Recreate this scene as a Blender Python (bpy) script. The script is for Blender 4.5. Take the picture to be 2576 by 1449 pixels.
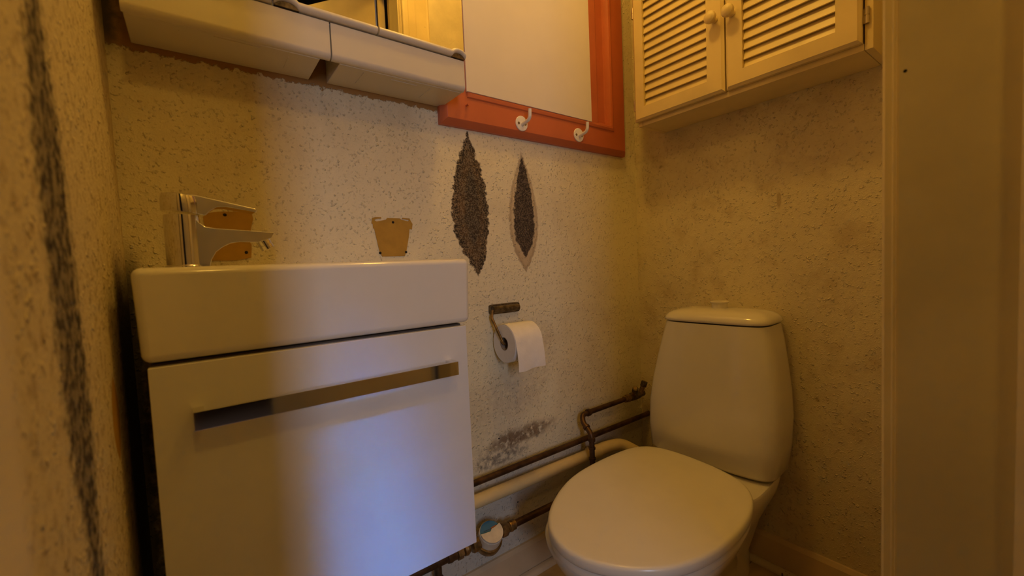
import bpy, bmesh, math, random
from mathutils import Vector, Matrix, Quaternion
random.seed(7)
D = bpy.data; SC = bpy.context.scene; COL = SC.collection
for o in list(D.objects): D.objects.remove(o)

# ------------------------------------------------------------------ camera, world, lights, exposure
F_PX = 1064.9; YAW = .64025; PITCH = .05316; ROLL = .043766
cd = D.cameras.new('camera'); cam = D.objects.new('camera', cd); COL.objects.link(cam); SC.camera = cam
cd.sensor_fit = 'HORIZONTAL'; cd.sensor_width = 36.0; cd.lens = F_PX / 2576 * 36.0
cd.dof.use_dof = True; cd.dof.focus_distance = 1.2; cd.dof.aperture_fstop = 3.2
cd.clip_start = .01; cd.clip_end = 50
fw = Vector((math.sin(YAW)*math.cos(PITCH), math.cos(YAW)*math.cos(PITCH), -math.sin(PITCH)))
r0 = Vector((math.cos(YAW), -math.sin(YAW), 0)); d0 = fw.cross(r0)
rt = r0*math.cos(ROLL) + d0*math.sin(ROLL); dn = -r0*math.sin(ROLL) + d0*math.cos(ROLL)
m3 = Matrix((rt, -dn, -fw)).transposed()
cam.matrix_world = Matrix.Translation((0, 0, 1.0)) @ m3.to_4x4()

w = D.worlds.new('world'); SC.world = w; w.use_nodes = True
w.node_tree.nodes['Background'].inputs[0].default_value = (.9, .75, .5, 1)
w.node_tree.nodes['Background'].inputs[1].default_value = .0

def lamp(name, kind, loc, col, power, radius=.05, target=None, size=(.3, .9), spread=180):
    l = D.lights.new(name, kind); l.color = col; l.energy = power
    o = D.objects.new(name, l); COL.objects.link(o); o.location = loc
    if kind == 'AREA':
        l.shape = 'RECTANGLE'; l.size, l.size_y = size; l.spread = math.radians(spread)
    else: l.shadow_soft_size = radius
    if target is not None:
        o.rotation_euler = (Vector(target) - Vector(loc)).to_track_quat('-Z', 'Y').to_euler()
    return o
WARM = (1, .55, .085)
lamp('ceiling_lamp', 'POINT', (.72, .62, 2.34), WARM, 8.0, .06)
lamp('hall_lamp', 'POINT', (.05, -.28, 2.2), WARM, 6.5, .06)
lamp('hall_daylight', 'AREA', (-.42, -1.75, 1.35), (.72, .77, 1.0), 12.0, target=(.6, 1.0, .7), size=(.22, .9))
lamp('added_blue_beam', 'AREA', (-.27, -.63, 3.12), (.05, .32, 1.0), .85, target=(.135, .79, .38), size=(.20, .20), spread=11)  # added narrow blue beam, aimed to make the blue patch on the drawer front
SC.view_settings.view_transform = 'Standard'; SC.view_settings.look = 'None'
SC.view_settings.gamma = 1; SC.view_settings.use_curve_mapping = False
SC.view_settings.exposure = 0.08

# ------------------------------------------------------------------ node helpers
class N:
    def __init__(s, name):
        s.m = D.materials.new(name); s.m.use_nodes = True; s.t = s.m.node_tree
        s.b = s.t.nodes['Principled BSDF']
    def n(s, kind, **kw):
        x = s.t.nodes.new(kind)
        for k, v in kw.items(): setattr(x, k, v)
        return x
    def link(s, a, b): s.t.links.new(a, b)
    def put(s, sock, v):
        if hasattr(v, 'is_output'): s.link(v, sock)
        elif isinstance(v, (tuple, list)):
            sock.default_value = tuple(v) + (1,) if len(v) == 3 and len(sock.default_value) == 4 else v
        else: sock.default_value = v
    def math(s, op, a, b=0.0, clamp=False):
        x = s.n('ShaderNodeMath', operation=op, use_clamp=clamp); s.put(x.inputs[0], a); s.put(x.inputs[1], b)
        return x.outputs[0]
    def xyz(s):
        c = s.n('ShaderNodeTexCoord'); q = s.n('ShaderNodeSeparateXYZ'); s.link(c.outputs['Object'], q.inputs[0])
        s.co = c.outputs['Object']; return q.outputs
    def noise(s, scale, detail=3, rough=.55, vec=None):
        x = s.n('ShaderNodeTexNoise'); x.inputs['Scale'].default_value = scale
        x.inputs['Detail'].default_value = detail; x.inputs['Roughness'].default_value = rough
        if vec is None:
            if not hasattr(s, 'co'): s.xyz()
            vec = s.co
        s.link(vec, x.inputs['Vector']); return x.outputs[0]
    def ramp(s, v, lo, hi, a=0.0, b=1.0):
        x = s.n('ShaderNodeMapRange', interpolation_type='SMOOTHSTEP'); s.put(x.inputs[0], v)
        for i, q in enumerate((lo, hi, a, b)): s.put(x.inputs[i+1], q)
        return x.outputs[0]
    def mix(s, f, a, b):
        x = s.n('ShaderNodeMix', data_type='RGBA'); s.put(x.inputs[0], f); s.put(x.inputs[6], a); s.put(x.inputs[7], b)
        return x.outputs[2]
    def bump(s, h, strength, dist=.004):
        x = s.n('ShaderNodeBump'); x.inputs['Strength'].default_value = strength; x.inputs['Distance'].default_value = dist
        s.put(x.inputs['Height'], h); s.link(x.outputs[0], s.b.inputs['Normal'])
    def base(s, c): s.put(s.b.inputs['Base Color'], c)
    def rough(s, v): s.put(s.b.inputs['Roughness'], v)

def simple(name, col, rough=.5, metal=0.0, var=.06, scale=12, bump=0.0, bscale=200, spec=.5, coat=0):
    k = N(name); f = k.noise(scale, 4)
    dark = tuple(c*(1-var*2) for c in col); lite = tuple(min(1, c*(1+var)) for c in col)
    k.base(k.mix(k.ramp(f, .3, .7), dark, lite)); k.rough(rough)
    k.b.inputs['Metallic'].default_value = metal; k.b.inputs['Specular IOR Level'].default_value = spec
    k.b.inputs['Coat Weight'].default_value = coat; k.b.inputs['Coat Roughness'].default_value = .06
    if bump: k.bump(k.noise(bscale, 2), bump, .002)
    return k.m

WALLC = (.80, .73, .51); OCHRE = (.46, .265, .035); MOULD_SHADE = (.035, .026, .018)
def lens(k, X, Z, cx, cz, rx, rz, jit=None, rd=None):
    """signed value > 0 inside a pointed leaf shape"""
    d = k.math('SUBTRACT', Z, cz); dz = k.math('DIVIDE', d, rz)
    if rd: dz = k.math('MAXIMUM', dz, k.math('DIVIDE', d, -rd))
    dx = k.math('ABSOLUTE', k.math('DIVIDE', k.math('SUBTRACT', X, cx), rx))
    v = k.math('SUBTRACT', k.math('SUBTRACT', 1.0, k.math('MULTIPLY', dz, dz)), dx)
    return k.math('ADD', v, jit) if jit is not None else v
def ell(k, X, Z, cx, cz, rx, rz):
    dz = k.math('DIVIDE', k.math('SUBTRACT', Z, cz), rz); dx = k.math('DIVIDE', k.math('SUBTRACT', X, cx), rx)
    return k.math('SUBTRACT', 1.0, k.math('SQRT', k.math('ADD', k.math('MULTIPLY', dz, dz), k.math('MULTIPLY', dx, dx))))
def relief(k, coarse=1.0):
    a = k.noise(150/coarse, 1.5, .5); b = k.noise(340/coarse, 2, .6); c = k.noise(55/coarse, 3)
    flecks = k.math('MULTIPLY', k.ramp(a, .53, .80), k.ramp(c, .38, .58))
    return k.math('ADD', k.math('ADD', flecks, k.math('MULTIPLY', b, .30)), k.math('MULTIPLY', c, .35)), b
def mottled(k, amount=.4):
    f = k.noise(3.2, 5, .65)
    return k.mix(k.math('MULTIPLY', k.ramp(f, .45, .72), amount), WALLC, (.50, .40, .24))

def wall_back_mat():
    k = N('textured_plaster_back'); X, Y, Z = k.xyz(); h, fine = relief(k)
    col = mottled(k)
    n1 = k.noise(60, 4); n2 = k.noise(260, 2, .7); n3 = k.noise(16, 4, .65); n4 = k.noise(280, 3, .7)
    jit = k.math('MULTIPLY', k.math('SUBTRACT', n1, .5), .55)
    # blotchy brown tone, stronger upwards below the mirror cabinet
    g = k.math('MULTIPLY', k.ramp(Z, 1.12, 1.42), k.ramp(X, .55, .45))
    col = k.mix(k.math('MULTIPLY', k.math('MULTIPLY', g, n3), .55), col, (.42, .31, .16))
    # first mould stain
    v = lens(k, X, Z, k.math('ADD', .637, k.math('MULTIPLY', k.ramp(Z, 1.10, .99), .016)), 1.150, .064, .232, jit, .185)
    body = k.ramp(v, 0.02, .12); rim = k.math('MULTIPLY', body, k.ramp(v, .55, .2))
    speck = k.ramp(n4, .40, .56)
    brown = k.mix(k.ramp(n3, .35, .65), (.17, .090, .028), (.085, .048, .018))
    amt = k.math('MULTIPLY', body, k.math('ADD', .84, k.math('MULTIPLY', speck, .16)))
    inner = k.mix(k.math('MULTIPLY', speck, k.math('ADD', .30, k.math('MULTIPLY', rim, .65))), brown, (.014, .010, .007))
    core = k.ramp(lens(k, X, Z, .643, 1.150, .034, .16, jit, .10), 0, .45)
    inner = k.mix(k.math('MULTIPLY', core, .8), inner, (.022, .014, .009))
    col = k.mix(amt, col, inner)
    # second stain: faint ring and ochre run, dark core
    v2 = lens(k, X, Z, .828, 1.125, .060, .225, k.math('MULTIPLY', jit, .6), .150)
    halo = k.math('MULTIPLY', k.ramp(v2, 0, .15), k.math('ADD', .38, k.math('MULTIPLY', k.ramp(Z, 1.15, 1.02), .2)))
    col = k.mix(halo, col, (.36, .22, .09))
    ring = k.math('MULTIPLY', k.math('MULTIPLY', k.ramp(v2, 0, .1), k.ramp(v2, .30, .12)), .30)
    col = k.mix(ring, col, (.16, .09, .05))
    v3 = lens(k, X, Z, .830, 1.118, .044, .222, jit, .098)
    c3 = k.math('MULTIPLY', k.ramp(v3, 0, .15), k.math('ADD', .86, k.math('MULTIPLY', speck, .14)))
    col = k.mix(c3, col, k.mix(speck, (.075, .05, .038), (.03, .021, .017)))
    # brown and grey damp smears low on the wall, painted shadow below the roll
    for (cx, cz, rx, rz, rot, cc, am, th) in ((.79, .470, .16, .036, .04, (.15, .072, .024), .82, .42), (.70, .425, .13, .028, .03, (.13, .10, .085), .7, .50),
                                      (.75, .60, .16, .09, 0, (.40, .29, .18), .25, .42), (.88, .72, .07, .12, 0, (.40, .27, .15), .25, .45)):
        zz = k.math('ADD', Z, k.math('MULTIPLY', k.math('SUBTRACT', X, cx), -rot))
        e = k.math('ADD', ell(k, X, zz, cx, cz, rx, rz), k.math('SUBTRACT', n3, .5))
        col = k.mix(k.math('MULTIPLY', k.math('MULTIPLY', k.ramp(e, -.1, .6), k.ramp(n1, th-.12, th+.12)), am), col, cc)
    # greyer lime-washed skirting zone below the pipes
    low = k.ramp(k.math('ADD', Z, k.math('MULTIPLY', n1, .02)), .40, .36)
    col = k.mix(k.math('MULTIPLY', low, .55), col, (.56, .53, .50))
    # unpainted strip along the underside of the mirror cabinet
    edge = k.math('ADD', 1.398, k.math('MULTIPLY', n1, .030)); edge = k.math('ADD', edge, k.math('MULTIPLY', n4, .012))
    bare = k.math('MULTIPLY', k.ramp(k.math('SUBTRACT', Z, edge), 0, .003), k.ramp(X, .562, .556))
    col = k.mix(bare, col, (.36, .19, .05))
    # black mould low in left corner, painted shade in the gap beside the cabinet
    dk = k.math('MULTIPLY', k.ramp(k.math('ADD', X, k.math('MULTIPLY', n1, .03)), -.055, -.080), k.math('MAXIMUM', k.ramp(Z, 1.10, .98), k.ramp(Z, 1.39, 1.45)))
    col = k.mix(k.math('MULTIPLY', dk, .9), col, MOULD_SHADE)
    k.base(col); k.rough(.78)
    k.bump(k.math('MULTIPLY', h, k.math('SUBTRACT', 1.0, bare)), .9, .0036); return k.m

def wall_right_mat():
    k = N('textured_plaster_right'); X, Y, Z = k.xyz(); h, fine = relief(k)
    col = k.mix(.30, mottled(k, .6), (.60, .48, .27)); n1 = k.noise(45, 3); n3 = k.noise(9, 5, .65)
    col = k.mix(k.math('MULTIPLY', k.ramp(n3, .5, .72), .45), col, (.46, .34, .17))
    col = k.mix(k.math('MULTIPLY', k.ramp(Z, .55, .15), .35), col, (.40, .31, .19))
    sp = k.math('ADD', ell(k, Y, Z, .532, 1.155, .008, .028), k.math('SUBTRACT', n1, .5))
    col = k.mix(k.math('MULTIPLY', k.ramp(sp, 0, .4), .5), col, (.30, .19, .08))
    v = k.n('ShaderNodeTexVoronoi'); v.inputs['Scale'].default_value = 11; k.link(k.co, v.inputs['Vector'])
    dots = k.math('MULTIPLY', k.ramp(v.outputs['Distance'], .10, .05), k.ramp(n3, .52, .6))
    col = k.mix(k.math('MULTIPLY', dots, .6), col, (.25, .17, .08))
    k.base(col); k.rough(.78); k.bump(h, .9, .0036); return k.m

def wall_left_mat():
    k = N('rough_plaster_left'); X, Y, Z = k.xyz(); h, fine = relief(k, 1.6)
    f = k.noise(60, 4, .6)
    col = k.mix(k.math('MULTIPLY', k.ramp(f, .50, .66), .6), (.66, .57, .36), (.34, .24, .11))
    n1 = k.noise(70, 4); n2 = k.noise(14, 3)
    c = k.math('ADD', .566, k.math('MULTIPLY', k.math('SUBTRACT', 1.2, Z), .062))
    d = k.math('ABSOLUTE', k.math('SUBTRACT', Y, c))
    half = k.math('ADD', .034, k.math('MULTIPLY', k.ramp(Z, 1.28, 1.1), .022))
    half = k.math('SUBTRACT', half, k.math('MULTIPLY', k.ramp(Z, .88, .72), .026))
    v = k.math('ADD', k.math('SUBTRACT', half, d), k.math('MULTIPLY', k.math('SUBTRACT', n1, .5), .055))
    m = k.math('MULTIPLY', k.ramp(v, -.012, .022), k.math('ADD', .72, k.math('MULTIPLY', k.ramp(n1, .42, .6), .28)))
    col = k.mix(m, col, k.mix(k.ramp(n1, .4, .6), (.12, .095, .065), (.05, .036, .022)))
    # bare leaf-shaped chip
    p = lens(k, Y, Z, .79, .812, .030, .062, k.math('MULTIPLY', k.math('SUBTRACT', n2, .5), .3))
    pm = k.ramp(p, 0, .1); col = k.mix(pm, col, OCHRE)
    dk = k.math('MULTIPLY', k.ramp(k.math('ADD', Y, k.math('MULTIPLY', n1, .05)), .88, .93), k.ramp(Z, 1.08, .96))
    col = k.mix(k.math('MULTIPLY', dk, .93), col, MOULD_SHADE)
    k.base(col); k.rough(.8)
    k.bump(k.math('MULTIPLY', h, k.math('SUBTRACT', 1.0, pm)), .8, .0050); return k.m

def painted(name, col, chip=(.12, .07, .03), chips=.0, rough=.45):
    k = N(name); X, Y, Z = k.xyz(); f = k.noise(5, 4); c = k.mix(k.ramp(f, .35, .7), col, tuple(q*.86 for q in col))
    if chips:
        mp = k.n('ShaderNodeMapping'); mp.inputs['Scale'].default_value = (60, 60, 14); k.link(k.co, mp.inputs['Vector'])
        n = k.noise(1.0, 3, .6, mp.outputs[0])
        c = k.mix(k.ramp(n, .74-chips*.1, .76-chips*.1), c, chip)
    k.base(c); k.rough(rough); k.bump(k.noise(90, 2), .12, .0015); return k.m

M = dict(
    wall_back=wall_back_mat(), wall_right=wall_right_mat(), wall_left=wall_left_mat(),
    plaster=simple('plaster_front', WALLC, .8, var=.1, scale=4, bump=.9, bscale=110),
    ceiling=simple('ceiling_paint', (.8, .76, .66), .8),
    cream=painted('cream_gloss_paint', (.74, .62, .36), chips=.0),
    casing=painted('cream_chipped_casing', (.84, .70, .36), chips=.25),
    jamb=painted('cream_jamb_paint', (.76, .66, .38)),
    skirting=painted('worn_skirting_paint', (.66, .51, .32), chips=.1),
    bead=painted('chipped_floor_bead', (.60, .50, .36), chips=.75),
    board=simple('worn_floor_board', (.47, .33, .16), .6, var=.15, scale=9, bump=.2),
    ceramic=simple('white_ceramic', (.80, .77, .70), .14, var=.01, spec=.6, coat=.3),
    toilet=simple('toilet_ceramic', (.78, .74, .66), .16, var=.01, spec=.55, coat=.3),
    plastic=simple('toilet_lid_plastic', (.80, .75, .64), .24, var=.01),
    gloss=simple('white_gloss_lacquer', (.78, .77, .75), .22, var=.01, spec=.5),
    carcass=simple('dark_carcass_board', (.10, .07, .045), .6),
    chrome=simple('polished_chrome', (.75, .74, .72), .06, 1.0, .02),
    mirror=simple('mirror_glass', (.86, .84, .80), .01, 1.0, 0),
    cabplastic=simple('cream_white_plastic', (.68, .63, .52), .35, var=.02, scale=3),
    mirback=simple('mirror_edge', (.10, .08, .05), .4),
    red=painted('brick_red_gloss', (.56, .145, .06), rough=.38),
    blank=simple('white_board', (.76, .70, .62), .5, var=.025, scale=3),
    hook=simple('white_enamel', (.82, .78, .70), .3, var=.02),
    screw=simple('dull_screw', (.25, .2, .13), .4, .8),
    louver=painted('cream_louver_paint', (.78, .63, .33), rough=.4),
    steel=simple('nickel_steel', (.55, .48, .38), .3, .9),
    brass=simple('tarnished_brass', (.34, .22, .085), .38, .85, .25, 60, .2),
    brassdark=simple('oxidised_brass', (.16, .12, .065), .45, .7, .3, 70, .3),
    copper=simple('aged_copper', (.115, .062, .030), .46, .7, .25, 25, .15),
    pvc=simple('warm_tinted_waste_pipe', (.72, .58, .30), .4, var=.05),  # white pipe, yellow of the warm lamps put into its colour
    paper=simple('tissue_paper', (.86, .82, .76), .9, var=.02, scale=30, bump=.35, bscale=160),
    core=simple('cardboard_core', (.35, .27, .19), .9),
    dial=simple('blue_dial', (.015, .16, .34), .35),
    ink=simple('dial_ink', (.02, .03, .05), .5), orange=simple('dial_orange', (.45, .13, .03), .5),
    meterwhite=simple('meter_cap', (.76, .68, .54), .45, var=.05, scale=40),
    ochre=simple('bare_ochre_plaster', OCHRE, .8, var=.06, scale=25),
    hole=simple('dark_hole', (.015, .01, .006), .9),
    hall=simple('dark_hall_tone', (.045, .04, .035), .7),  # hall's darkness put into the colour, so the mirror sees black
    hallfloor=simple('hall_floor', (.16, .10, .06), .5),
)

# ------------------------------------------------------------------ object helpers
WL = {}
def link(o, parent=None, at=None):
    COL.objects.link(o)
    if parent is not None: o.parent = parent
    return o
def thing(name, label, cat, loc, group=None):
    o = D.objects.new(name, None); o.empty_display_size = .05; COL.objects.link(o); o.location = loc
    WL[o.name] = Vector(loc); o['label'] = label; o['category'] = cat
    if group: o['group'] = group
    return o
def obj(name, bm, mat, parent=None, smooth=35, label=None, bevel=0, seg=2):
    """bm holds world coordinates; the mesh is stored relative to its parent's origin"""
    if bevel:
        bmesh.ops.recalc_face_normals(bm, faces=bm.faces); bm.normal_update()
        es = [e for e in bm.edges if len(e.link_faces) == 2 and e.calc_face_angle(0) > .6]
        if es: bmesh.ops.bevel(bm, geom=es, offset=bevel, segments=seg, profile=.5, affect='EDGES', clamp_overlap=True)
    bmesh.ops.recalc_face_normals(bm, faces=bm.faces)
    off = WL.get(parent.name, Vector()) if parent is not None else Vector()
    if off.length: bmesh.ops.translate(bm, verts=bm.verts, vec=-off)
    me = D.meshes.new(name); bm.to_mesh(me); bm.free()
    if mat is not None: me.materials.append(mat)
    if smooth:
        for p in me.polygons: p.use_smooth = True
        me.set_sharp_from_angle(angle=math.radians(smooth))
    o = D.objects.new(name, me); link(o, parent); WL[o.name] = off
    if bevel and smooth:
        wn = o.modifiers.new('weighted_normal', 'WEIGHTED_NORMAL'); wn.keep_sharp = True; wn.weight = 90
    if label: o['label'] = label
    return o
def tag(o, label, cat, group=None):
    o['label'] = label; o['category'] = cat
    if group: o['group'] = group
    return o
def struct(name, bm, mat, parent=None, label=None, **kw):
    o = obj(name, bm, mat, parent, label=label, **kw)
    if parent is None: o['kind'] = 'structure'
    return o
def B(): return bmesh.new()
def box(bm, x0, x1, y0, y1, z0, z1):
    v = [bm.verts.new((x, y, z)) for x in (x0, x1) for y in (y0, y1) for z in (z0, z1)]
    for f in ((0, 1, 3, 2), (4, 6, 7, 5), (0, 4, 5, 1), (2, 3, 7, 6), (0, 2, 6, 4), (1, 5, 7, 3)):
        bm.faces.new([v[i] for i in f])
    return bm
def loft(bm, rings, cap=True, closed=True):
    R = [[bm.verts.new(p) for p in r] for r in rings]; n = len(R[0])
    for a, b in zip(R, R[1:]):
        for i in range(n if closed else n-1):
            j = (i+1) % n; bm.faces.new((a[i], a[j], b[j], b[i]))
    if cap:
        bm.faces.new(R[0][::-1]); bm.faces.new(R[-1])
    return bm
def prism(bm, pts, axis, a, b):
    """extrude a 2-D outline along axis 'x','y','z' from a to b"""
    def P(p, t):
        return {'y': (p[0], t, p[1]), 'x': (t, p[0], p[1]), 'z': (p[0], p[1], t)}[axis]
    return loft(bm, [[P(p, a) for p in pts], [P(p, b) for p in pts]])
def frame_of(d):
    d = Vector(d).normalized(); a = Vector((0, 0, 1)) if abs(d.z) < .9 else Vector((1, 0, 0))
    u = d.cross(a).normalized(); return u, d.cross(u).normalized(), d
def lathe(bm, base, axis, prof, n=28):
    """prof: list of (distance along axis, radius)"""
    u, v, d = frame_of(axis); base = Vector(base); rings = []
    for t, r in prof:
        r = max(r, 1e-4)
        rings.append([base + d*t + u*(r*math.cos(2*math.pi*i/n)) + v*(r*math.sin(2*math.pi*i/n)) for i in range(n)])
    return loft(bm, rings)
def tube(bm, pts, r, n=16, fillet=0.0, steps=6):
    pts = [Vector(p) for p in pts]; path = [pts[0]]
    for i in range(1, len(pts)-1):
        a, b, c = pts[i-1], pts[i], pts[i+1]
        if fillet:
            f = min(fillet, (a-b).length*.48, (c-b).length*.48); p = b + (a-b).normalized()*f; q = b + (c-b).normalized()*f
            for k in range(steps+1):
                t = k/steps; path.append(p*(1-t)**2 + b*2*t*(1-t) + q*t*t)
        else: path.append(b)
    path.append(pts[-1]); rings = []; u = None
    for i, p in enumerate(path):
        d = (path[min(i+1, len(path)-1)] - path[max(i-1, 0)]).normalized()
        if u is None: u = frame_of(d)[0]
        else: u = (u - d*u.dot(d)).normalized()
        v = d.cross(u); rr = r[min(i, len(r)-1)] if isinstance(r, (list, tuple)) else r
        rings.append([p + u*(rr*math.cos(2*math.pi*k/n)) + v*(rr*math.sin(2*math.pi*k/n)) for k in range(n)])
    return loft(bm, rings)
def superell(a, b, n, k, c=(0, 0)):
    out = []
    for i in range(k):
        t = 2*math.pi*i/k; ct, st = math.cos(t), math.sin(t)
        out.append((c[0] + a*math.copysign(abs(ct)**(2/n), ct), c[1] + b*math.copysign(abs(st)**(2/n), st)))
    return out

YB = 1.0345; XR = 1.3905; XL = -.10; Z0 = .025; ZC = 2.42; YF = .14; YF0 = .036; JL = -.0335; JR = .73; DH = 2.19

# ------------------------------------------------------------------ room shell
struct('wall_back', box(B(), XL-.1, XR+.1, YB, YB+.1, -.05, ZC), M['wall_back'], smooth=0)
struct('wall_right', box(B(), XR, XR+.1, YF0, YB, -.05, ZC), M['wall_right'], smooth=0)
struct('wall_left', box(B(), XL-.1, XL, YF0, YB, -.05, ZC), M['wall_left'], smooth=0)
bm = B(); box(bm, JR+.012, XR, YF0, YF, -.05, ZC); box(bm, JL-.012, JR+.012, YF0, YF, DH, 3.3); box(bm, XL, JL-.012, YF0, YF, -.05, ZC)
struct('wall_front', bm, M['plaster'], smooth=0)
struct('ceiling', box(B(), XL-.1, XR+.1, YF0, YB+.1, ZC, ZC+.08), M['ceiling'], smooth=0)
fl = struct('floor', box(B(), XL-.05, XR+.05, -.2, YB+.05, -.05, Z0-.018), M['carcass'], smooth=0)
for i in range(10):                                       # painted boards, running along the back wall
    y0 = -.02 + i*.105
    obj('floor_board', box(B(), XL, XR, y0+.0015, min(y0+.1035, YB), Z0-.018, Z0+random.uniform(-.0008, .0008)), M['board'], fl, smooth=0)
# hall behind the doorway
struct('wall_hall_left', box(B(), -1.3, -1.2, -2.6, YF0, -.05, 3.3), M['hall'], smooth=0)
struct('wall_hall_right', box(B(), 1.5, 1.6, -2.6, YF0, -.05, 3.3), M['hall'], smooth=0)
struct('wall_hall_end', box(B(), -1.3, 1.6, -2.7, -2.6, -.05, 3.3), M['hall'], smooth=0)
bm = B(); box(bm, -1.3, XL-.1, YF0-.02, YF, -.05, 3.3); box(bm, XR+.1, 1.6, YF0-.02, YF, -.05, 3.3)
struct('wall_hall_side', bm, M['hall'], smooth=0)
struct('ceiling_hall', box(B(), -1.3, 1.6, -2.7, YF0, 3.3, 3.38), M['hall'], smooth=0)
struct('floor_hall', box(B(), -1.3, 1.6, -2.7, -.2, -.05, Z0), M['hallfloor'], smooth=0)

# skirtings: flat board with an eased top, chipped quarter bead on the floor
SK = .102
def skirt_profile(t, b0, h): return [(0, b0), (-t, b0), (-t, b0+h-.012), (-t*.55, b0+h), (0, b0+h)]
bm = prism(B(), [(YB+p[0], p[1]) for p in skirt_profile(.013, Z0, SK)], 'x', XL, XR)
struct('baseboard_back', bm, M['skirting'], smooth=0)
bm = prism(B(), [(XR+p[0], p[1]) for p in skirt_profile(.013, Z0, SK)], 'y', YF+.02, YB-.013)
struct('baseboard_right', bm, M['skirting'], smooth=0)
q = [(0, Z0)] + [(-.018*math.cos(a), Z0+.016*math.sin(a)) for a in [i*math.pi/12 for i in range(7)]]
bm = prism(B(), [(YB-.0145+p[0], p[1]) for p in q], 'x', XL, XR-.013); struct('trim_1', bm, M['bead'])
bm = prism(B(), [(XR-.0145+p[0], p[1]) for p in q], 'y', YF+.02, YB-.034); struct('trim_2', bm, M['bead'])

# doorway lining, casings and the open door leaf
bm = B(); box(bm, JR, JR+.012, YF0, YF, Z0, DH); struct('trim_3', bm, M['jamb'], smooth=0)
bm = B(); box(bm, JL-.012, JL, YF0, YF, Z0, DH); struct('trim_4', bm, M['jamb'], smooth=0)
bm = B(); box(bm, JL, JR, YF0, YF, DH-.014, DH); struct('trim_5', bm, M['jamb'], smooth=0)
obj('paint_chip', lathe(B(), (JR+.0005, .1345, 1.222), (-1, 0, 0), [(0, .0024), (.0009, .0020)], 7), M['hole'], D.objects['trim_3'], smooth=0)
def casing(sgn, x, width):
    p = [(0, 0), (0, .0035), (.0025, .0045), (.0025, .0075), (.0050, .0085), (.0055, .0095), (.0060, .0165), (.0085, .0195), (.013, .0205), (.030, .0205), (.034, .0165), (.062, .0165), (.066, .0195), (width-.012, .0195), (width-.006, .023), (width, .019), (width, 0)]
    return prism(B(), [(x+sgn*a, YF+b) for a, b in p], 'z', Z0, DH+.10)
struct('trim_6', casing(1, JR+.006, .125), M['casing'], smooth=20)
struct('trim_7', casing(-1, JL-.004, .057), M['cream'], smooth=20)
bm = prism(B(), [(YF, DH+.006), (YF+.019, DH+.006), (YF+.019, DH+.10), (YF, DH+.10)], 'x', JL-.004, JR+.006); struct('trim_8', bm, M['casing'], smooth=0)
bm = B(); hinge = Vector((JR-.004, YF0-.022, 0)); dl = Vector((-.618, -.786, 0)); nl = Vector((-.786, .618, 0))
pts = [hinge, hinge+dl*.755, hinge+dl*.755+nl*.038, hinge+nl*.038]
prism(bm, [(p.x, p.y) for p in pts], 'z', Z0+.01, DH-.004)
d1 = struct('door_1', bm, M['cream'], smooth=0)
bm = B(); hp = hinge+dl*.70+nl*.038; lathe(bm, (hp.x, hp.y, 1.05), nl, [(0, .022), (.006, .022), (.007, .009), (.04, .009)], 16)
tube(bm, [hp+nl*.04+Vector((0, 0, 1.05)), hp+nl*.04-dl*.10+Vector((0, 0, 1.05))], .008, 10); obj('door_handle', bm, M['steel'], d1)
# ------------------------------------------------------------------ window with brick-red frame, boarded over
win = D.objects.new('window_1', None); COL.objects.link(win); win.location = (.94, YB, 1.385); WL['window_1'] = Vector(win.location); win['kind'] = 'structure'
FX0, FX1, FZ0, FZ1 = .548, 1.312, 1.385, 2.12; IX0, IX1, IZ0 = .648, 1.206, 1.474
def casing_rect(pts_prof):
    """profile (distance in from the outer edge, proud) swept round left, bottom and right sides with mitres"""
    bm = B(); rings = []
    for cx, cz in ((('l'), 't'), ('l', 'b'), ('r', 'b'), ('r', 't')):
        ring = []
        for d, h in pts_prof:
            x = FX0 + d if cx == 'l' else FX1 - d
            z = FZ1 if cz == 't' else FZ0 + d
            ring.append((x, YB - h, z))
        rings.append(ring)
    return loft(bm, rings)
prof = [(0, 0), (0, .012), (.004, .017), (.013, .026), (.016, .0275), (.072, .0275), (.076, .0275), (.079, .031), (.086, .033), (.093, .031), (.098, .022), (.101, .014), (.106, .012), (.106, 0)]
obj('window_frame', casing_rect(prof), M['red'], win, smooth=25)
obj('sash_board', box(B(), .60, 1.22, YB-.012, YB-.001, 1.45, 2.12), M['red'], win, smooth=0)
bm = prism(B(), [(1.110, 0), (1.114, .018), (1.152, .018), (1.158, .014), (1.160, 0)], 'z', 1.474, 2.12)
for v in bm.verts: v.co = (v.co.x, YB-.010-v.co.y, v.co.z)
obj('glazing_bead', bm, M['red'], win, smooth=20)
obj('white_panel', box(B(), .622, 1.116, YB-.034, YB-.028, 1.4765, 2.12), M['blank'], win, smooth=0, label='flat white board closing off the window', bevel=.0008, seg=1)
lathe(bm := B(), (.622, YB-.026, 1.440), (0, -1, 0), [(0, .003), (.012, .002), (.013, .004), (.015, .004)], 10); obj('nail', bm, M['red'], win)

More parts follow.
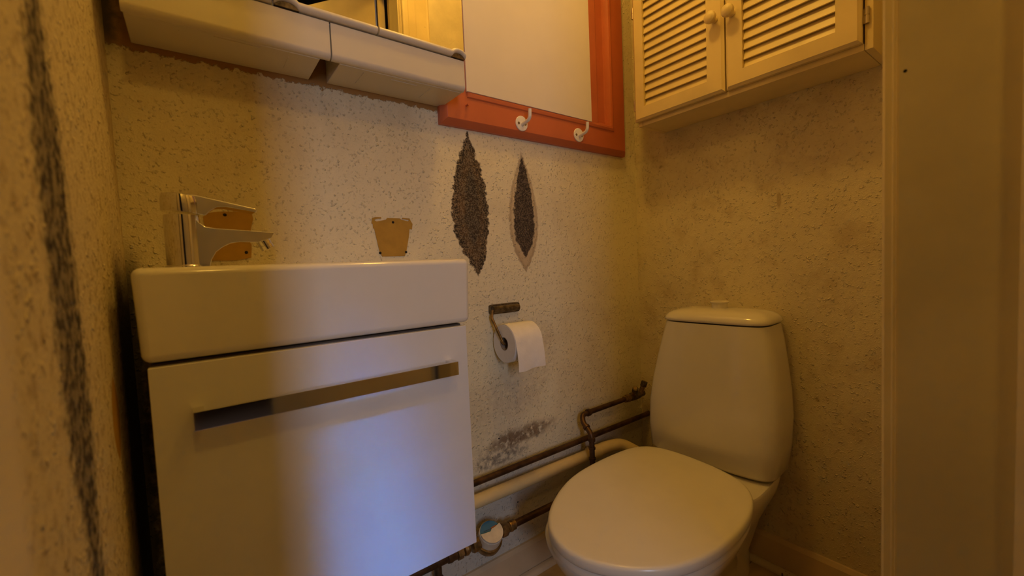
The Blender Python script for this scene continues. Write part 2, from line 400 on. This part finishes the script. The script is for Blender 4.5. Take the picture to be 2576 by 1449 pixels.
# bare plaster patches where fittings were taken down
def patch(pts, holes, wallobj):
    p = obj('bare_patch', prism(B(), pts, 'y', YB-.0022, YB+.001), M['ochre'], wallobj, smooth=0)
    for hx, hz in holes: obj('screw_hole', lathe(B(), (hx, YB-.0016, hz), (0, -1, 0), [(0, .0034), (.0014, .003)], 10), M['hole'], p)
wb = D.objects['wall_back']
obj('nail_hole', lathe(B(), (.697, YB+.001, .483), (0, -1, 0), [(0, .0026), (.0014, .0024)], 8), M['hole'], wb, smooth=0)
obj('nail_hole', lathe(B(), (.757, YB+.001, .264), (0, -1, 0), [(0, .0024), (.0014, .0022)], 8), M['hole'], wb, smooth=0)
patch([(.352, 1.117), (.354, 1.130), (.362, 1.133), (.376, 1.133), (.377, 1.130), (.366, 1.129), (.359, 1.1255), (.364, 1.122), (.388, 1.127), (.392, 1.1315), (.425, 1.1315), (.428, 1.1285), (.447, 1.1245), (.449, 1.128), (.430, 1.1305), (.432, 1.133), (.450, 1.132), (.458, 1.118), (.4555, 1.104), (.449, 1.105), (.446, 1.085), (.437, 1.047), (.432, 1.036), (.374, 1.036), (.368, 1.046), (.362, 1.08), (.358, 1.104), (.355, 1.106), (.355, 1.116)],
      [(.406, 1.121), (.369, 1.045), (.436, 1.046)], wb)
patch([(.022, 1.036), (.020, 1.128), (.045, 1.133), (.075, 1.1345), (.103, 1.131), (.1045, 1.120), (.099, 1.10), (.098, 1.06), (.096, 1.040), (.070, 1.035)], [(.056, 1.127), (.088, 1.051)], wb)
# ------------------------------------------------------------------ washbasin
SX0, SX1, SY0, SZ0, SZ1 = -.0735, .4775, .789, .8815, 1.0195
sink = thing('washbasin', 'white rectangular ceramic washbasin with a tall flat front', 'washbasin', (.2, SY0, SZ0))
bm = B()
def rect(x0, x1, y0, y1, z): return [(x0, y0, z), (x1, y0, z), (x1, y1, z), (x0, y1, z)]
loft(bm, [rect(SX0+.004, SX1-.004, SY0+.003, YB-.001, SZ0), rect(SX0, SX1, SY0, YB-.001, SZ1), rect(.075, SX1-.028, SY0+.028, YB-.03, SZ1-.0004), rect(.11, SX1-.06, SY0+.06, YB-.06, SZ1-.095)])
obj('basin', bm, M['ceramic'], sink, bevel=.012, seg=5, smooth=70)
obj('drain', lathe(B(), (.27, .90, SZ1-.096), (0, 0, 1), [(0, .022), (.003, .022), (.004, .016), (.002, .012)], 20), M['chrome'], sink, label='chrome drain ring')

# faucet
FY = .895
tap = thing('faucet', 'chrome single-lever basin mixer at the left end of the washbasin', 'faucet', (-.012, FY, SZ1))
bm = B(); lathe(bm, (-.012, FY, SZ1-.001), (0, 0, 1), [(0, .027), (.004, .027), (.006, .0245), (.080, .0245), (.088, .024)], 40)
obj('body', bm, M['chrome'], tap)
sp = [(-.010, 1.020), (-.010, 1.104), (.004, 1.102), (.010, 1.094), (.018, 1.0875), (.032, 1.0855), (.120, 1.0805), (.1205, 1.078), (.116, 1.070), (.094, 1.0615), (.066, 1.0625), (.052, 1.060), (.040, 1.0535), (.030, 1.045), (.023, 1.032), (.020, 1.020)]
bm = prism(B(), sp, 'y', FY-.017, FY+.017); obj('spout', bm, M['chrome'], tap, bevel=.005, seg=4, smooth=50)
ax = Vector((.45, 0, -.89))
bm = B(); lathe(bm, (.105, FY, 1.0665), ax, [(0, .0115), (.008, .0115), (.0085, .0105), (.0095, .0105), (.010, .0115), (.017, .0115), (.0175, .009)], 24); obj('aerator', bm, M['chrome'], tap)
bm = B(); cap = []
for z, r, lift in ((1.1105, .0262, 0), (1.1125, .0268, 0), (1.128, .0262, .004), (1.136, .0245, .003), (1.1395, .019, .0015)):
    cap.append([(-.012+r*math.cos(t), FY+r*math.sin(t), z-.10*r*math.cos(t)+lift) for t in [2*math.pi*i/40 for i in range(40)]])
loft(bm, cap); lev = obj('lever', bm, M['chrome'], tap)
lv = [(-.006, 1.1415), (.010, 1.140), (.094, 1.1225), (.0965, 1.119), (.094, 1.1145), (.090, 1.1165), (.050, 1.1225), (.036, 1.1215), (.026, 1.114), (.019, 1.106), (.004, 1.109), (-.006, 1.110)]
bm = prism(B(), lv, 'y', FY-.0165, FY+.0165); obj('lever_arm', bm, M['chrome'], lev, bevel=.003, seg=3, smooth=40)

tap.rotation_euler.z = math.radians(5.5)
# ------------------------------------------------------------------ vanity cabinet
CX0, CX1, CZ0, CZ1 = -.0635, .4605, .3905, .8755; CY = .790
van = thing('vanity_cabinet', 'glossy white vanity cabinet with one wide drawer under the washbasin', 'cabinet', (.2, CY, CZ0))
obj('carcass', box(B(), CX0+.003, CX1-.003, CY+.0185, YB-.035, CZ0+.003, CZ1+.003), M['carcass'], van, smooth=0, bevel=.001, seg=1, label='dark cabinet body')
fr = obj('drawer_front', box(B(), CX0, CX1, CY, CY+.018, CZ0, CZ1), M['gloss'], van, bevel=.0015, seg=2)
bm = B(); hx0, hx1, hz0, hz1, hy = -.0165, .4205, .7805, .8085, CY-.031
hp = [(hx0, CY), (hx0, hy), (hx1, hy), (hx1, CY), (hx1-.014, CY), (hx1-.014, hy+.007), (hx0+.014, hy+.007), (hx0+.014, CY)]
prism(bm, hp, 'z', hz0, hz1); obj('handle', bm, M['chrome'], fr, bevel=.0012, seg=2, smooth=30, label='flat chrome bar handle')

# ------------------------------------------------------------------ mirror cabinet
MX0, MX1, MZ0, MF = -.067, .5615, 1.432, .910
mc = thing('mirror_cabinet', 'cream-white wall mirror cabinet with two lower compartments above the washbasin', 'cabinet', (.25, YB, MZ0))
obj('cabinet_body', box(B(), MX0+.004, MX1-.004, MF+.008, YB-.001, 1.520, 2.12), M['cabplastic'], mc, smooth=0)
bm = B(); box(bm, MX0+.004, MX1-.004, MF+.012, YB-.001, 1.486, 1.520); obj('cabinet_base', bm, M['cabplastic'], mc, smooth=0)
def compartment(x0, x1, bx0, bx1):
    z1 = 1.5035; r = .011
    arc = [(MF+r-r*math.cos(a), MZ0+.001+r-r*math.sin(a)) for a in [i*math.pi/16 for i in range(9)]]
    p = [(MF+.014, z1), (MF, z1)] + arc + [(MF+.014, MZ0+.001)]
    f = obj('compartment_front', prism(B(), p, 'x', x0, x1), M['cabplastic'], mc, smooth=30, bevel=0)
    bm = B(); box(bm, bx0, bx1, MF+.014, YB-.001, MZ0, 1.486); obj('compartment_box', bm, M['cabplastic'], mc, bevel=.0012, seg=1)
    return f
f1 = compartment(MX0, .2485, MX0+.002, .231); f2 = compartment(.2515, MX1, .269, MX1-.002)
for x0, x1, y0, y1 in ((.0045, .0062, MF+.03, MF+.075), (.055, .127, MF+.022, MF+.0238), (.176, .1776, MF+.035, MF+.09), (.322, .3236, MF+.025, MF+.09), (.384, .446, MF+.028, MF+.0298), (.480, .4816, MF+.03, MF+.09)):
    obj('moulded_rib', box(B(), x0, x1, y0, y1, MZ0-.0012, MZ0+.002), M['cabplastic'], mc, smooth=0)
def mirror_door(x0, x1, grips):
    dr = obj('mirror_door', box(B(), x0+.0012, x1-.0012, MF-.001, MF+.005, 1.520, 2.115), M['mirback'], mc, smooth=0)
    obj('mirror_pane', box(B(), x0+.002, x1-.002, MF-.0016, MF-.0011, 1.524, 2.114), M['mirror'], dr, smooth=0, label='mirror glass')
    n = 60; rings = []
    for i in range(n+1):
        x = x0+.001 + (x1-x0-.002)*i/n; b = 0; hol = 0
        for g0, g1 in grips:
            t = (x-g0)/(g1-g0)
            if 0 <= t <= 1: b = math.sin(math.pi*t)**.5*.0055; hol = min(.0095, math.sin(math.pi*t)**.6*.010)
        zt = 1.5225 + b; zb = 1.5065 + hol; mid = (zt+zb)/2; hh = (zt-zb)/2
        rings.append([(x, MF-.001-.010*max(0, math.cos(a))-.0*b, mid+hh*math.sin(a)) for a in [-math.pi/2+math.pi*k/8 for k in range(9)]] + [(x, MF+.006, zt), (x, MF+.006, zb)])
    obj('door_rail', loft(B(), rings), M['cabplastic'], dr, smooth=50)
    for g0, g1 in grips: obj('grip_shade', box(B(), g0-.001, min(g1+.001, x1-.001), MF-.004, MF+.006, 1.5055, 1.519), M['brassdark'], dr, smooth=0, label='dark block standing in for the shaded hollow of the finger grip')  # dark block coloured as the shade inside the grip arch
mirror_door(MX0, .148, [(MX0+.006, MX0+.04)]); mirror_door(.150, .3465, [(.153, .193)]); mirror_door(.3485, MX1+.002, [(.528, .5605)])

# ------------------------------------------------------------------ coat hooks on the window rail
HY = YB-.0275
def coat_hook(x, z, label):
    t = thing('coat_hook', label, 'coat hook', (x, HY, z), 'coat hooks under the boarded window')
    obj('plate', lathe(B(), (x, HY, z), (0, -1, 0), [(-.001, .0225), (.002, .0225), (.0035, .021), (.004, .008)], 32), M['hook'], t)
    c = Vector((x, HY, z))
    bm = tube(B(), [c+Vector((0, -.003, -.004)), c+Vector((.001, -.034, .002)), c+Vector((.001, -.040, .010)), c+Vector((.000, -.042, .031))], .0052, 14, .014, 6)
    obj('hook_arm', bm, M['hook'], t)
    for s in (-1, 1): obj('screw', lathe(B(), (x+s*.0125, HY-.0034, z-.001), (0, -1, 0), [(0, .0042), (.0012, .0038), (.0014, .001)], 12), M['screw'], t)
coat_hook(.812, 1.4225, 'white enamel coat hook at the middle of the red rail')
coat_hook(1.054, 1.424, 'white enamel coat hook near the right end of the red rail')

# ------------------------------------------------------------------ toilet paper holder and roll
hol = thing('paper_holder', 'tarnished brass paper holder on the wall right of the vanity', 'paper holder', (.73, YB, .874))
bm = prism(B(), superell(.054, .0145, 8, 28, (.735, .8735)), 'y', YB-.012, YB+.001); pl = obj('plate', bm, M['brassdark'], hol, bevel=.002, seg=2)
bm = tube(B(), [(.684, YB-.018, .874), (.778, YB-.018, .8745)], .010, 14); obj('bar', bm, M['brassdark'], pl)
bm = tube(B(), [(.684, YB-.018, .872), (.676, YB-.022, .852), (.687, YB-.055, .785), (.693, YB-.058, .777), (.79, YB-.058, .777)], .0042, 10, .008); obj('wire_arm', bm, M['brass'], hol)
RX0, RX1, RY, RZ, RR, CR = .688, .785, YB-.062, .779, .0545, .019
roll = thing('toilet_roll', 'white toilet paper roll with a loose sheet hanging from its holder', 'toilet paper', (.735, RY, RZ))
bm = B(); n = 48; rings = []
for x, r in ((RX0, CR), (RX0, RR-.001), (RX0+.001, RR), (RX1-.001, RR), (RX1, RR-.001), (RX1, CR), (RX0, CR)):
    rings.append([(x, RY+r*math.cos(2*math.pi*i/n), RZ+r*math.sin(2*math.pi*i/n)) for i in range(n)])
obj('paper', loft(bm, rings, cap=False), M['paper'], roll)
bm = B(); loft(bm, [[(x, RY+r*math.cos(2*math.pi*i/n), RZ+r*math.sin(2*math.pi*i/n)) for i in range(n)] for x, r in ((RX0-.0005, CR-.0002), (RX0-.0005, CR-.0015), (RX1+.0005, CR-.0015), (RX1+.0005, CR-.0002), (RX0-.0005, CR-.0002))], cap=False)
obj('core', bm, M['core'], roll, label='cardboard core')
path = []
for i in range(15):
    a = math.radians(80+100*i/14); path.append((RY+(RR+.0015)*math.cos(a), RZ+(RR+.0015)*math.sin(a)))
for i in range(1, 9):
    t = i/8; path.append((RY-RR-.0015-.004*math.sin(t*2.2)-.001, RZ-t*.072))
rings = []
for j in range(13):
    s = j/12; x = RX0+.0006 + (RX1-RX0-.0012)*s; ring = []
    for i, (y, z) in enumerate(path):
        k = max(0, i-14)/8; ring.append((x+.003*k, y-.0022*k*math.sin(s*9), z+(.004*s-.0015*math.sin(s*7))*k))
    ring += [(p[0], p[1]+.0007, p[2]) for p in ring[::-1]]; rings.append(ring)
obj('hanging_sheet', loft(B(), rings), M['paper'], roll, smooth=60)
# ------------------------------------------------------------------ toilet
TA = math.radians(4); TO = Vector((1.384, .690, 0)); TF = Vector((-math.cos(TA), -math.sin(TA), 0)); TL = Vector((-math.sin(TA), math.cos(TA), 0))
def T(u, v, z): return TO + TF*u + TL*v + Vector((0, 0, z))
toi = thing('toilet', 'white close-coupled ceramic toilet with its lid down', 'toilet', tuple(T(.35, 0, Z0)))
LID = [(1.111, .857), (1.007, .865), (.925, .864), (.842, .858), (.770, .838), (.719, .810), (.668, .783), (.628, .750), (.595, .705), (.578, .660), (.580, .610), (.594, .570), (.626, .527), (.666, .483), (.724, .451), (.808, .432), (.907, .431), (1.004, .445), (1.087, .475), (1.129, .514), (1.151, .566), (1.163, .640), (1.166, .710), (1.163, .775), (1.150, .825)]
def smooth_loop(pts, n=96, passes=3):
    P = [Vector((p[0], p[1])) for p in pts]; L = [0]
    for a, b in zip(P, P[1:]+P[:1]): L.append(L[-1]+(b-a).length)
    out = []; k = 0
    for i in range(n):
        s = L[-1]*i/n
        while L[k+1] < s: k += 1
        t = (s-L[k])/(L[k+1]-L[k]); out.append(P[k].lerp(P[(k+1) % len(P)], t))
    for _ in range(passes*4): out = [(out[i-1]+out[i]*2+out[(i+1) % n])/4 for i in range(n)]
    return out
LP = smooth_loop(LID); LC = sum(LP, Vector((0, 0)))/len(LP)
def inset(loop, d, z, s=1.0):
    out = []; n = len(loop)
    for i in range(n):
        t = (loop[(i+1) % n]-loop[i-1]).normalized(); nn = Vector((-t.y, t.x))
        if nn.dot(LC-loop[i]) < 0: nn = -nn
        p = loop[i]+nn*d; out.append((p.x, p.y, z))
    return out
LZ = .400
rings = [inset(LP, .012, LZ-.026), inset(LP, .003, LZ-.0255), inset(LP, .0005, LZ-.022), inset(LP, 0, LZ-.014), inset(LP, .0003, LZ-.008), inset(LP, .0018, LZ-.0035), inset(LP, .0050, LZ-.0010), inset(LP, .010, LZ-.0002), inset(LP, .022, LZ), inset(LP, .07, LZ+.0008)]
obj('lid', loft(B(), rings), M['plastic'], toi, smooth=60)
rings = [inset(LP, .010, LZ-.046), inset(LP, .005, LZ-.044), inset(LP, .004, LZ-.036), inset(LP, .006, LZ-.029), inset(LP, .014, LZ-.0275)]
obj('seat', loft(B(), rings), M['plastic'], toi, smooth=60)
# bowl and pedestal
def world2(p): return TO.x*0, 0
def bowl_ring(uc, a, b, n, z, dv=0): return [tuple(T(u, v+dv, z)) for u, v in superell(a, b, n, 72, (uc, 0))]
lc = Vector((LC.x, LC.y, 0)) - TO; LU = lc.dot(TF); LV = lc.dot(TL)
BZ = LZ-.048
rings = [bowl_ring(.36, .21, .105, 2.6, Z0, -.02), bowl_ring(.36, .205, .100, 2.6, Z0+.05, -.02), bowl_ring(.38, .215, .105, 2.5, Z0+.12, -.03),
         bowl_ring(LU-.02, .250, .150, 2.4, .24, LV*.7), bowl_ring(LU-.005, .276, .190, 2.4, .30, LV), bowl_ring(LU, .286, .204, 2.45, .335, LV), bowl_ring(LU, .287, .205, 2.45, BZ-.006, LV), bowl_ring(LU, .282, .200, 2.45, BZ, LV)]
obj('bowl', loft(B(), rings), M['toilet'], toi, smooth=60)
rings = [bowl_ring(.15, .13, .095, 3, Z0), bowl_ring(.15, .13, .095, 3, .10), bowl_ring(.15, .135, .13, 3.2, .22), bowl_ring(.155, .145, .172, 4, .315), bowl_ring(.16, .155, .178, 4.5, .350), bowl_ring(.16, .153, .175, 4.5, .356)]
obj('tank_shelf', loft(B(), rings), M['toilet'], toi, smooth=60)
tr = []
for z, hw, c, d, n in ((.3585, .168, .005, .155, 5), (.362, .184, .004, .168, 5), (.375, .192, .003, .180, 5.2), (.45, .199, -.001, .186, 5.2), (.53, .199, -.005, .186, 5.2), (.61, .190, -.010, .184, 5.2), (.69, .176, -.015, .182, 5), (.76, .161, -.020, .181, 5), (.800, .151, -.022, .180, 5)):
    tr.append([tuple(T(.002+u, v+c, z)) for u, v in superell(d/2, hw, n, 80, (d/2, 0))])
obj('tank', loft(B(), tr), M['toilet'], toi, smooth=60)
tr = []
for z, g, n in ((.803, -.004, 5), (.805, .0015, 5), (.810, .0025, 5), (.818, 0, 4.8), (.826, -.006, 4.6), (.833, -.017, 4.2), (.838, -.035, 3.6), (.8405, -.06, 3)):
    tr.append([tuple(T(.002+u, v-.022, z)) for u, v in superell(.09+g, .153+g*1.15, n, 80, (.09, 0))])
tl = obj('tank_lid', loft(B(), tr), M['toilet'], toi, smooth=60)
bp = T(.09, -.018, .838)
obj('flush_button', lathe(B(), bp, (0, 0, 1), [(-.004, .022), (.017, .022), (.019, .026), (.0225, .027), (.024, .025), (.0235, .018)], 36), M['plastic'], tl)
for s in (-1, 1): obj('hinge_cap', lathe(B(), T(.232, s*.075-.01, BZ-.004), (0, 0, 1), [(0, .014), (.028, .013), (.031, .009)], 18), M['plastic'], toi)

# ------------------------------------------------------------------ louvred wall cabinet
lc_ = thing('louvered_cabinet', 'cream louvred two-door wall cabinet hanging above the toilet', 'cabinet', (XR, .6, 1.453))
LX, LY0, LY1, LZ0, LZ1 = 1.252, .284, .912, 1.453, 2.16
def part_box(name, a, parent=lc_, mat='louver', bevel=.0015): return obj(name, box(B(), *a), M[mat], parent, bevel=bevel, seg=2)
part_box('side_panel', (LX, XR-.001, LY0, LY0+.016, LZ0, LZ1)); part_box('side_panel', (LX, XR-.001, LY1-.016, LY1, LZ0, LZ1))
part_box('bottom_panel', (LX, XR-.001, LY0+.0165, LY1-.0165, LZ0, LZ0+.016)); part_box('back_panel', (XR-.006, XR-.001, LY0+.0165, LY1-.0165, LZ0+.0165, LZ1-.0165)); part_box('top_panel', (LX, XR-.001, LY0+.0165, LY1-.0165, LZ1-.016, LZ1))
DX0, DX1 = 1.2345, 1.2515
slat_mesh = None
def louver_door(y0, y1, sy0, sy1, knob_y, knob_z, hinge_y, side):
    global slat_mesh
    z0, z1, sz0, sz1 = 1.468, 2.15, 1.511, 2.10
    bm = B(); st = .0
    def ringrect(ya, yb, za, zb, x): return [(x, ya, za), (x, yb, za), (x, yb, zb), (x, ya, zb)]
    loft(bm, [ringrect(y0, y1, z0, z1, DX1), ringrect(y0, y1, z0, z1, DX0+.006), ringrect(y0+.004, y1-.004, z0+.004, z1-.004, DX0+.003), ringrect(y0+.007, y1-.007, z0+.007, z1-.007, DX0),
              ringrect(sy0, sy1, sz0, sz1, DX0), ringrect(sy0, sy1, sz0, sz1, DX1), ringrect(y0, y1, z0, z1, DX1)], cap=False)
    bmesh.ops.remove_doubles(bm, verts=bm.verts, dist=1e-6)
    d = obj('louver_door', bm, M['louver'], lc_, smooth=25)
    zc = sz0+.0125; i = 0
    while zc < sz1-.005:
        # slat: tilted board, lower edge outwards
        yc = (sy0+sy1)/2; L = (sy1-sy0)/2-.0004
        p = [(-.0078, -.0160), (-.0040, -.0168), (.0078, .0160), (.0040, .0168)]
        pr = [(DX0+.0125+a, zc+b) for a, b in p]
        bm = B(); loft(bm, [[(a, yc-L, b) for a, b in pr], [(a, yc+L, b) for a, b in pr]])
        obj('slat', bm, M['louver'], d, smooth=0, bevel=.0008, seg=1); zc += .0264; i += 1
    kn = [(0, .009), (.003, .0095), (.006, .0075), (.012, .0075), (.016, .012), (.021, .0160), (.027, .0172), (.032, .0155), (.036, .010), (.0375, .004)]
    obj('knob', lathe(B(), (DX0, knob_y, knob_z), (-1, 0, 0), kn, 28), M['louver'], d)
    for hz in (1.527, 1.834):
        bm = lathe(B(), (LX-.004, hinge_y, hz-.018), (0, 0, 1), [(0, .0045), (.017, .0045), (.0175, .0035), (.0185, .0035), (.019, .0045), (.036, .0045)], 14)
        box(bm, LX-.002, LX+.002, *sorted((hinge_y, hinge_y-side*.012)), hz-.016, hz+.016)
        obj('hinge', bm, M['steel'], d)
louver_door(.6105, .916, .660, .877, .634, 1.673, .9215, 1)
louver_door(.302, .606, .350, .560, .585, 1.668, .2945, -1)
# ------------------------------------------------------------------ pipework
def fitting(name, parent, a, d, prof, mat, n=18): return obj(name, lathe(B(), a, d, prof, n), M[mat], parent)
PY = YB-.034
p1 = thing('copper_pipe', 'dark copper pipe running along the back wall above the waste pipe', 'pipe', (.9, PY, .394))
obj('tube', tube(B(), [(CX1+.006-.45, PY, .3975), (XR-.002, PY, .3985)], .0092, 16), M['copper'], p1)
p2 = thing('supply_pipe', 'short copper supply pipe rising with two elbows to the toilet valve', 'pipe', (1.06, PY-.024, .3))
RYp = .949; SPX = 1.006
obj('tube', tube(B(), [(SPX, RYp, Z0), (SPX, RYp, .436), (1.012, .992, .462), (1.024, PY+.004, .4815), (1.046, PY+.004, .4825), (1.268, PY+.004, .4845)], .0088, 16, .018), M['copper'], p2)
for z in (.315, .350, .385): fitting('joint_ring', p2, (SPX, RYp, z), (0, 0, 1), [(0, .0088), (.001, .0115), (.007, .0115), (.008, .0088)], 'copper')
fitting('elbow_collar', p2, (1.046, PY+.004, .4825), (1, 0, .01), [(0, .0088), (.001, .0122), (.012, .0122), (.013, .0088)], 'copper')
fitting('elbow_collar', p2, (SPX, RYp, .412), (0, 0, 1), [(0, .0088), (.001, .0118), (.012, .0118), (.013, .0088)], 'copper')
fitting('elbow_collar', p2, (1.0085, .969, .449), (.12, .85, .5), [(0, .0088), (.001, .0118), (.009, .0118), (.010, .0088)], 'copper')
va = thing('stop_valve', 'tarnished brass stop valve on the pipe left of the toilet tank', 'valve', (1.31, PY, .486))
fitting('nut', va, (1.245, PY+.004, .4842), (1, 0, .01), [(0, .0125), (.014, .0125), (.015, .0145), (.030, .0145), (.031, .011)], 'brass', 6)
fitting('valve_body', va, (1.274, PY+.004, .4845), (1, 0, .01), [(0, .011), (.012, .015), (.035, .016), (.055, .015), (.07, .012), (.085, .012)], 'brassdark')
bm = tube(B(), [(1.292, PY, .485), (1.276, PY-.020, .515), (1.268, PY-.030, .53)], .0075, 12); obj('spindle', bm, M['brass'], va)
fitting('spindle_cap', va, (1.276, PY-.021, .512), (-.3, -.45, .84), [(0, .008), (.002, .0115), (.018, .0115), (.020, .008)], 'brassdark', 8)
bm = tube(B(), [(1.335, PY, .487), (1.348, PY-.012, .53)], .009, 12); obj('outlet', bm, M['brass'], va)
fitting('outlet_nut', va, (1.344, PY-.008, .515), (.28, -.2, .93), [(0, .010), (.002, .0135), (.02, .0135), (.022, .010)], 'brassdark', 6)
wp = thing('waste_pipe', 'thick white plastic waste pipe in a lamp-yellow tint running along the wall to the toilet', 'pipe', (.8, PY-.012, .345))
WY = YB-.040; WR = .0188
obj('tube', tube(B(), [(.02, WY, .3565), (1.075, WY, .3415)], WR, 24), M['pvc'], wp)
fitting('socket', wp, (1.040, WY, .3420), (1, 0, -.018), [(0, WR), (.001, WR+.005), (.008, WR+.0055), (.012, WR+.004), (.045, WR+.004), (.046, WR)], 'pvc', 28)
obj('elbow', tube(B(), [(1.080, WY, .3415), (1.12, WY, .343), (1.19, WY-.015, .341), (1.222, WY-.055, .315)], [WR+.002]*40, 24, .05, 8), M['pvc'], wp)
p3 = thing('meter_pipe', 'dark copper pipe low on the back wall beyond the water meter', 'pipe', (.8, .985, .235))
MY = .985
obj('tube', tube(B(), [(.70, MY, .2385), (XR-.02, MY, .2335)], .0105, 16), M['copper'], p3)
fitting('union_nut', p3, (.652, MY, .2385), (1, 0, 0), [(0, .013), (.003, .020), (.022, .0205), (.024, .015), (.030, .0145)], 'brass', 6)
fitting('union_collar', p3, (.682, MY, .2385), (1, 0, 0), [(0, .012), (.002, .015), (.008, .0165), (.016, .0145), (.022, .015), (.024, .011)], 'brass')
wm = thing('water_meter', 'round brass water meter with blue dial and half-open white cap', 'water meter', (.612, MY, .235))
A = Vector((-.06, -.52, .85)).normalized(); c0 = Vector((.613, MY, .232))
fitting('brass_body', wm, c0-A*.030, A, [(0, .022), (.004, .032), (.012, .0375), (.030, .0392), (.034, .038), (.036, .033)], 'brass', 36)
fitting('meter_drum', wm, c0+A*.004, A, [(0, .0335), (.030, .0335), (.031, .0325), (.0312, .002)], 'meterwhite', 36)
u, v, dd = frame_of(A)
TW = math.radians(-20)
def disc(pts, z0, z1): return loft(B(), [[c0+dd*(z0+.0042)+ru*(a*math.cos(TW)-b*math.sin(TW))+rv*(a*math.sin(TW)+b*math.cos(TW)) for a, b in pts] for z0 in (z0, z1)])
ru = Vector((1, 0, 0)); ru = (ru-dd*ru.dot(dd)).normalized(); rv = dd.cross(ru); R_ = .0325
full = [(R_*.98*math.cos(2*math.pi*i/40), R_*.98*math.sin(2*math.pi*i/40)) for i in range(40)]
dl_ = obj('dial', disc(full, .0313, .0325), M['dial'], wm, label='blue printed dial')
a0, a1 = math.radians(38), math.radians(192)
half = [(R_*math.cos(a1+(2*math.pi-a1+a0)*i/26), R_*math.sin(a1+(2*math.pi-a1+a0)*i/26)) for i in range(27)]
half += [(.012, .0105), (.0005, .0055), (-.003, -.001), (-.016, -.004)]
obj('cap', disc(half, .0327, .0385), M['meterwhite'], wm, smooth=30, label='hinged white half cap')
for i in range(8):
    x = -.021+i*.0030; y = .0015+.28*(x+.021)
    obj('dial_mark', disc([(x, y), (x+.0016, y+.0004), (x+.0019, y+.0032-.001*(i % 2)), (x+.0003, y+.0028)], .0326, .03275), M['ink'], dl_, smooth=0)
obj('dial_band', disc([(.0015, .0085), (.018, .0155), (.0172, .0185), (.0005, .0118)], .0326, .03275), M['orange'], dl_, smooth=0)
fitting('meter_tail', wm, (.58, MY, .236), (-1, 0, 0), [(0, .018), (.01, .019), (.022, .019), (.024, .015)], 'brass', 8)
p4 = thing('brass_coupling', 'row of brass unions and a tee under the vanity cabinet', 'pipe fitting', (.5, MY, .238))
for i, (x, prof, n, mt) in enumerate(((.530, [(0, .013), (.002, .0165), (.010, .018), (.018, .014)], 18, 'brass'), (.508, [(0, .014), (.002, .0185), (.018, .0185), (.021, .014)], 6, 'brass'), (.480, [(0, .012), (.002, .0145), (.012, .016), (.016, .0145), (.028, .0145)], 18, 'copper'))):
    fitting('union', p4, (x, MY, .2375), (1, 0, 0), prof, mt, n)
obj('tee', tube(B(), [(.05, MY, .243), (.482, MY, .2378)], .0118, 16), M['copper'], p4)
obj('drop_pipe', tube(B(), [(.454, MY, .240), (.454, MY, Z0)], .0102, 16), M['copper'], p4)
for z in (.172, .192): fitting('joint_ring', p4, (.454, MY, z), (0, 0, 1), [(0, .0105), (.001, .0135), (.006, .0135), (.007, .0105)], 'copper')
